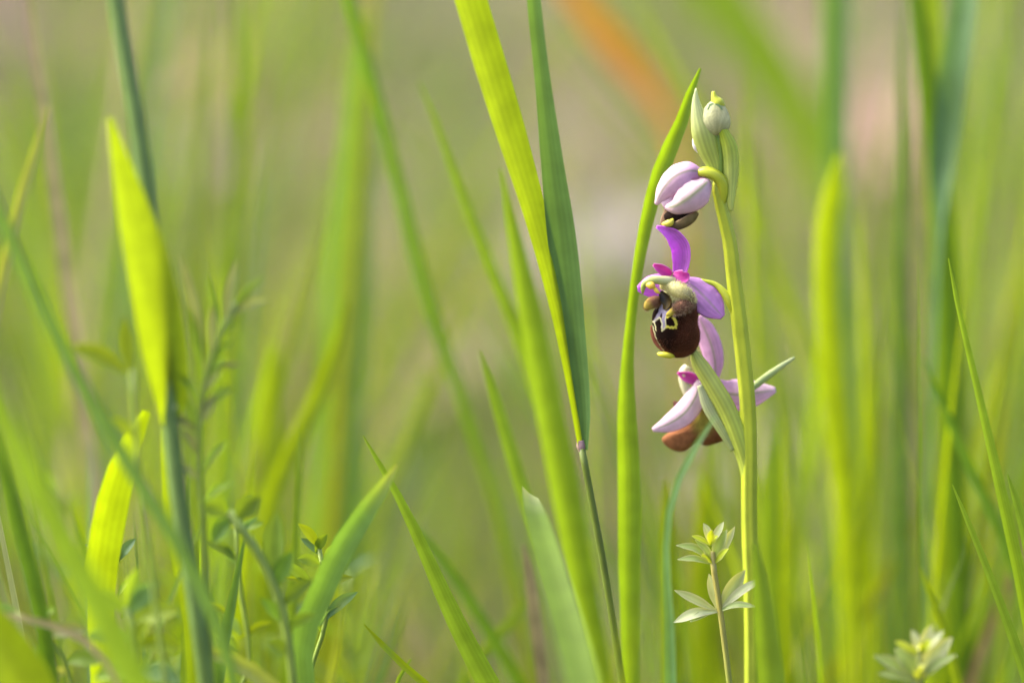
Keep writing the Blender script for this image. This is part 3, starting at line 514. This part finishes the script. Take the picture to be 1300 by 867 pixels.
bedstraw('lower bedstraw half sunk in the grass, its pale tip whorls just showing', [(1167, 820), (1167, 845), (1168, 880), (1170, 930)], 0.745, 7,
    [((1166, 866), [(1109, 832, 8, 24, GLA), (1115, 855, 16, 16, GLA), (1136, 823, -4, 34, GLA), (1209, 809, -6, 30, GLB), (1214, 831, 6, 16, GLA), (1172, 846, 18, 22, GLC)]),
     ((1168, 832), [(1136, 814, 8, 16, GLC), (1157, 799, -6, 15, GLB), (1183, 793, -6, 18, GLB), (1198, 800, 4, 14, GLB), (1182, 811, 12, 16, GLC), (1150, 822, 12, 14, GLC), (1168, 816, 8, 10, GLC)])], (0.22, 0.26, 0.06))

# ------------------------------------------------------------------ leafy weeds in the low corner
def weed(label, stem, Y, rad, leaves, c, group='leafy weeds among the grass'):
    Yraw = Y; Y = DEPTH(Y)
    P = [at(x, y, Y) for x, y in stem]; P2, W2 = to_ground(P, [rad * Y * K * 0.5] * len(P))
    t = tag(empty('leafy_weed', P2[-1]), label, 'plant', group); k = Y * K
    obj('stem', tube(P2, np.maximum(W2, rad * Y * K * 0.42), sides=8, ns=40), (0.20, 0.28, 0.05), 'stem', t)
    for i, (bx, by, tx, ty, wd, tz) in enumerate(leaves):
        b = at(bx, by, Y); e = at(tx, ty, Y - tz * k); mid = (b + e) / 2 + np.array([0, 0, 0.10 * np.linalg.norm(e - b)])
        hw = np.array([0.12, 0.55, 0.95, 1.0, 0.72, 0.08]) * wd * 0.36 * k
        cc = np.asarray(c[i % len(c)]) * random.uniform(0.85, 1.15)
        obj('leaf', sheet(resample(np.array([b, mid, e]), 6), hw, (random.uniform(-.5, .5), -1, random.uniform(0, .5)), 0.3, 1.4, ns=14, nu=5), blade_colour(cc), 'weed_leaf', t)
    return t
weed('upright leafy weed with narrow branching leaflets beside the glowing broad blade', [(300, 385), (278, 430), (258, 490), (252, 560), (255, 640), (262, 740), (270, 867)], 0.735, 7,
     [(270, 445, 300, 405, 12, 2), (275, 435, 318, 372, 12, -3), (264, 465, 300, 430, 12, 3), (258, 500, 282, 470, 12, 5), (256, 515, 222, 470, 14, 2), (253, 550, 216, 528, 14, 4), (282, 420, 262, 350, 14, -4), (254, 610, 222, 590, 14, 4), (256, 640, 296, 612, 14, 4), (285, 415, 302, 330, 22, 4), (290, 405, 335, 350, 12, 0), (296, 400, 342, 380, 12, 6), (262, 480, 290, 455, 14, 4), (262, 475, 310, 462, 10, 0), (256, 520, 300, 492, 20, 6), (260, 470, 228, 322, 20, -6), (258, 480, 240, 390, 18, 4), (254, 540, 275, 500, 22, 8), (252, 560, 235, 500, 18, -4), (268, 450, 272, 380, 18, -4), (255, 600, 290, 560, 16, 4), (254, 580, 230, 545, 18, 6)], [LG * 1.7, PL * 0.9, LG * 1.5, PL * 1.1])
weed('small weed with two lime leaves spread against the glowing broad blade', [(168, 470), (172, 540), (180, 640), (196, 760), (210, 867)], 0.715, 7,
     [(168, 478, 84, 440, 30, 6), (168, 476, 158, 402, 36, 4), (176, 560, 140, 530, 18, 2)], [YG * 1.2, YG * 1.1])
weed('sprawling weed with dark curved stem low between the stalk and the broken blade', [(290, 650), (320, 690), (345, 735), (362, 790), (372, 867)], 0.745, 12,
     [(292, 655, 250, 640, 34, 10), (296, 655, 270, 690, 30, 14), (300, 660, 330, 632, 40, 4), (345, 735, 352, 650, 36, -6), (350, 745, 372, 700, 30, 4), (358, 770, 398, 735, 26, 4), (362, 800, 400, 780, 22, 8), (360, 790, 330, 760, 22, 10), (370, 830, 340, 815, 24, 6)], [LG * 1.3, GR * 1.7, LG])
weed('mat-forming weed with rounded lime and grey leaves at the foot of the glowing stalk', [(160, 770), (170, 800), (178, 867)], 0.725, 8,
     [(162, 775, 118, 752, 30, 8), (164, 780, 200, 738, 36, 4), (166, 790, 226, 776, 40, 10), (160, 772, 176, 720, 30, -4), (170, 810, 110, 808, 38, 12), (172, 820, 232, 824, 38, 14), (176, 850, 120, 862, 34, 14), (176, 850, 228, 866, 34, 14), (172, 815, 190, 790, 26, 18)], [LG * 1.6, BG * 1.4, YG * 1.4])
weed('trailing weed with small pale leaves under the stout slanting blade', [(20, 778), (52, 800), (80, 835), (95, 880)], 0.74, 7,
     [(24, 780, -10, 770, 16, 4), (40, 790, 70, 772, 22, 4), (60, 808, 110, 800, 26, 6), (70, 820, 40, 838, 26, 8), (82, 840, 130, 840, 28, 8), (86, 850, 52, 866, 26, 10)], [BG * 1.5, LG * 1.5, PL])
blade('pale bent straw lying low across the trailing weed', [(-8, 776, 6), (40, 786, 8), (84, 800, 9), (120, 822, 9), (150, 870, 9)], 0.72, ST * 1.1, name='straw', cat='straw', mat='litter')
blade('pale grey-white strap blade lying low beside the sprawling weed', [(250, 822, 8), (282, 832, 18), (318, 850, 22), (352, 880, 22)], 0.74, PL)

for i in range(7):
    px = [70, 150, 235, 300, 350, 405, 440][i]; Yw = 0.80 + 0.09 * random.random() if i % 2 else 0.90 + 0.06 * random.random(); top = random.uniform(600, 740); lv = []
    stem_ = [(px, top), (px + random.uniform(-14, 14), top + 80), (px + random.uniform(-20, 20), top + 180), (px, 880)]
    for q in range(13):
        t = random.random() ** 1.3; by = top + t * 220; bx = px + random.uniform(-6, 6); sd_ = random.choice((-1, 1)); ln = random.uniform(26, 58)
        lv.append((bx, by, bx + sd_ * ln * random.uniform(0.4, 1), by - ln * random.uniform(0.1, 0.9), random.uniform(9, 22), random.uniform(-14, 14)))
    weed('slight leafy seedling tangled among the grass and weeds round the glowing stalk', stem_, Yw, 6, lv, [LG * 1.5, YG * 1.2, BG * 1.3, LG], 'leafy seedlings in the weeds')
def on_ground(px, py):
    y = 0.9
    while y < 8:
        p = at(px, py, y)
        if p[2] < gz(p[0], p[1]): return p
        y += 0.004
    return at(px, py, 8)
for px, py, ln, wd, az, c, lab in [(232, 150, .075, .034, 1.3, (0.40, 0.25, 0.19), 'tan-pink fallen leaf lying on the bank behind the glowing broad blade'),
        (238, 250, .05, .03, 0.4, (0.26, 0.19, 0.18), 'mauve-brown fallen leaf lying just below the tan-pink one'),
        (1118, 200, .085, .05, 1.2, (0.34, 0.22, 0.18), 'pink-brown fallen leaf on the bank between the bent blade and the needle grass'),
        (965, 160, .08, .045, 2.0, (0.20, 0.13, 0.12), 'dark mauve fallen leaf on the bank just behind the orchid top'),
        (735, 365, .08, .04, 0.2, (0.27, 0.23, 0.23), 'grey-mauve fallen leaf lying behind the orchid flowers'),
        (545, 520, .06, .035, 0.8, (0.22, 0.16, 0.12), 'brown fallen leaf on the bank behind the whip-tipped blade'),
        (5, 130, .06, .04, 1.5, (0.07, 0.045, 0.04), 'blackish rotting leaf on the bank, darkest of the fallen leaves'),
        (905, 660, .05, .03, 0.5, (0.33, 0.26, 0.25), 'pale mauve fallen leaf behind the small bedstraw')]:
    p = on_ground(px, py); d = np.array([math.cos(az), math.sin(az), 0.0]); P = []
    for t in np.linspace(-.5, .5, 7):
        q = p + d * ln * t; q[2] = gz(q[0], q[1]) + 0.006 + 0.02 * (t + .5) ** 2; P.append(q)
    g_ = sheet(P, np.array([0.08, .55, .9, 1, .85, .5, .04]) * wd * .5, (0, -0.45, 1), 0.35, 1.6, ns=16, nu=7, ruffle=0.12)
    tag(obj('fallen_leaf', g_, blade_colour(c, jitter=0), 'litter', origin=p), lab, 'dead leaf', 'fallen leaves on the bank')

# ------------------------------------------------------------------ meadow behind: single blurred blades
def grow(x, y, h, wd, lean, az, curve, segs=9):
    z0 = gz(x, y); P = [np.array([x, y, z0 - 0.004])]; a = lean; d = np.array([math.cos(az), math.sin(az), 0.0])
    for k in range(segs):
        a += curve / segs; P.append(P[-1] + (d * math.sin(a) + np.array([0, 0, 1.0]) * math.cos(a)) * h / segs)
    t = np.linspace(0, 1, segs + 1); W = wd * 0.5 * np.minimum(1, 0.65 + 1.2 * t) * np.sqrt(np.maximum(0.0, 1 - t ** 2.6)) + 1e-5
    return np.array(P), W
kinds = [(YG * 0.95, 0.20, 'blurred yellow-green grass blade growing in the meadow behind the orchid', 'yellow-green blades of the meadow'),
         (LG, 0.32, 'blurred fresh green grass blade growing in the meadow behind the orchid', 'fresh green blades of the meadow'),
         (BG, 0.22, 'blurred blue-green grass blade growing in the meadow behind the orchid', 'blue-green blades of the meadow'),
         (OL, 0.14, 'blurred dull olive grass blade growing in the meadow behind the orchid', 'olive blades of the meadow'),
         (ST * 0.8, 0.12, 'blurred straw-coloured dead grass blade in the meadow behind the orchid', 'dead blades of the meadow')]
cum = np.cumsum([k[1] for k in kinds])
def density(px):
    return 1.0 if px < 420 else (0.28 if px < 820 else (0.5 if px < 960 else 0.95))
made = 0; tries = 0
while made < 240 and tries < 9000:
    tries += 1
    y = 0.905 + 0.70 * random.random() ** 1.5; px = random.uniform(-60, 1360)
    if random.random() > density(px): continue
    if 370 < px < 860 and y < 1.12: continue
    if y < 0.95 and random.random() < 0.5: continue
    x = (px - 650) * K * y; h = random.uniform(0.13, 0.31) if px < 440 or px > 960 else random.uniform(0.07, 0.19)
    az = random.uniform(0, 2 * math.pi); P, W = grow(x, y, h, random.uniform(0.0011, 0.0038), random.uniform(0, 0.25), az, random.uniform(0.0, 0.6))
    k = int(np.searchsorted(cum, random.random() * cum[-1])); c, _, lab, grp = kinds[min(k, 4)]
    tn = random.uniform(-50, 50); geo = sheet(P[::-1], W[::-1], (math.sin(R(tn)), -math.cos(R(tn)), 0.1), random.uniform(0.15, 0.5), 1.3, ns=16, nu=3, twist=(random.uniform(-40, 40), 0))
    tag(obj('grass_shoot', geo, blade_colour(c, jitter=0.15), 'litter' if k >= 4 else 'grass', origin=P[0]), lab, 'grass', grp); made += 1

def near_blades(n_, pxr, yr, topr, lab, grp, cols):
    for _ in range(n_):
        y = random.uniform(*yr); px = random.uniform(*pxr); x = (px - 650) * K * y; top = at(px, random.uniform(*topr), y)[2]; h = (top - gz(x, y)) * 1.04
        P, W = grow(x, y, h, random.uniform(0.0012, 0.0036), random.uniform(0, 0.12), random.uniform(0, 6.283), random.uniform(0, 0.4))
        tn = random.uniform(-45, 45); geo = sheet(P[::-1], W[::-1], (math.sin(R(tn)), -math.cos(R(tn)), 0.1), 0.35, 1.3, ns=16, nu=3, twist=(random.uniform(-40, 40), 0))
        tag(obj('grass_shoot', geo, blade_colour(random.choice(cols), jitter=0.15), 'grass', origin=P[0]), lab, 'grass', grp)
near_blades(30, (-20, 350), (0.76, 0.90), (520, 800), 'short grass blade crowded among the leafy weeds', 'short blades among the weeds', [YG * 1.1, LG, LG, GR, BG, PL * 0.7])
near_blades(16, (560, 1330), (0.52, 0.72), (700, 850), 'very blurred low grass tip in front of the orchid foot', 'low blurred tips in front', [LG, YG, BG])
near_blades(16, (930, 1320), (0.86, 0.95), (300, 760), 'half-blurred upright grass blade just behind the needle-tipped trio', 'upright blades behind the needle grass', [LG, YG, BG, LG])
# the uncountable rest of the sward: one mass of short blades
def mass(name, label, cat, count, place, hr, wr, colours, mat='grass', segs=4, leanr=(0.1, 0.7), bend=0.9):
    V = []; F = []; UV = []; C = []
    for _ in range(count):
        x, y = place(); h = random.uniform(*hr); P, W = grow(x, y, h, random.uniform(*wr), random.uniform(*leanr), random.uniform(0, 6.283), random.uniform(0, bend), segs)
        tn = random.uniform(0, 6.283); s = np.array([math.cos(tn), math.sin(tn), 0]); c = np.asarray(random.choice(colours)) * random.uniform(0.75, 1.2); k = len(V)
        for p, q, t in zip(P, W, np.linspace(0, 1, segs + 1)):
            V += [p - s * q, p + s * q]; UV += [(0, t), (1, t)]; C += [c, c]
        F += [(k + 2*i, k + 2*i + 1, k + 2*i + 3, k + 2*i + 2) for i in range(segs)]
    V = np.array(V); C = np.array(C); it = iter(C)
    o = obj(name, (V, F, UV), lambda u, v, p: next(it), mat, origin=(0, 1.2, 0)); tag(o, label, cat, kind='stuff'); return o
def pl_back():
    while True:
        y = 0.98 + 2.2 * random.random() ** 1.3; x = random.uniform(-0.22, 0.22) * (y / 0.82) ** 1.0 if random.random() < 0.55 else random.uniform(-0.9, 0.9)
        if random.random() < 0.08 + 0.92 * (math.sin(x * 23 + y * 4) * math.cos(y * 11 - x * 7) > -0.2): return x, y
mass('short_grass', 'low mossy turf covering the bank behind the orchid', 'grass', 10000, pl_back, (0.02, 0.085), (0.0015, 0.0035), [YG * .8, LG, GR, OL, OL, ST * 0.6, BG])
def pl_fine():
    while True:
        y = random.uniform(0.86, 1.25); px = random.uniform(-40, 1340)
        if random.random() < (1 if px < 400 or px > 980 else 0.10): return (px - 650) * K * y, y
mass('fine_grass', 'tangle of fine thin grass blades on both sides of the orchid', 'grass', 420, pl_fine, (0.07, 0.215), (0.0007, 0.002), [YG, LG, LG, BG, OL, PL * 0.7], leanr=(0, 0.25), bend=0.5, segs=7)
def pl_foot():
    y = random.uniform(0.84, 1.1); return random.uniform(-0.11, 0.11) * y / 0.82, y
mass('low_grass', 'low fine grass round the foot of the orchid and the jointed grass', 'grass', 330, pl_foot, (0.05, 0.135), (0.0008, 0.0022), [YG, LG, LG, BG, OL, PL * 0.7], leanr=(0, 0.3), bend=0.6, segs=7)
def pl_near():
    while True:
        x = random.uniform(-0.5, 0.5); y = random.uniform(-0.3, 1.05)
        if abs(x) > 0.02 or y > 0.5: return x, y
mass('undergrowth', 'short grass covering the soil around the foot of the orchid', 'grass', 4200, pl_near, (0.03, 0.095), (0.0014, 0.003), [YG * .8, LG, GR, OL, BG])
def pl_far():
    r = 3 + 14 * random.random() ** 1.5; a = random.uniform(-1.2, 1.2); return r * math.sin(a), r * math.cos(a)
mass('far_meadow', 'meadow grass beyond the bank', 'grass', 4000, pl_far, (0.10, 0.3), (0.006, 0.014), [LG, GR, OL, ST * 0.6])
def pl_side():
    while True:
        x = random.uniform(-1.0, 1.0); y = random.uniform(0.5, 1.6)
        if abs(x) > 0.15 * y + 0.06: return x, y
mass('side_meadow', 'tall meadow grass on either side beyond the view', 'grass', 1100, pl_side, (0.12, 0.27), (0.0025, 0.005), [YG, LG, GR, BG, OL], leanr=(0.0, 0.12), bend=0.25)
print('objects', len(sc.objects))
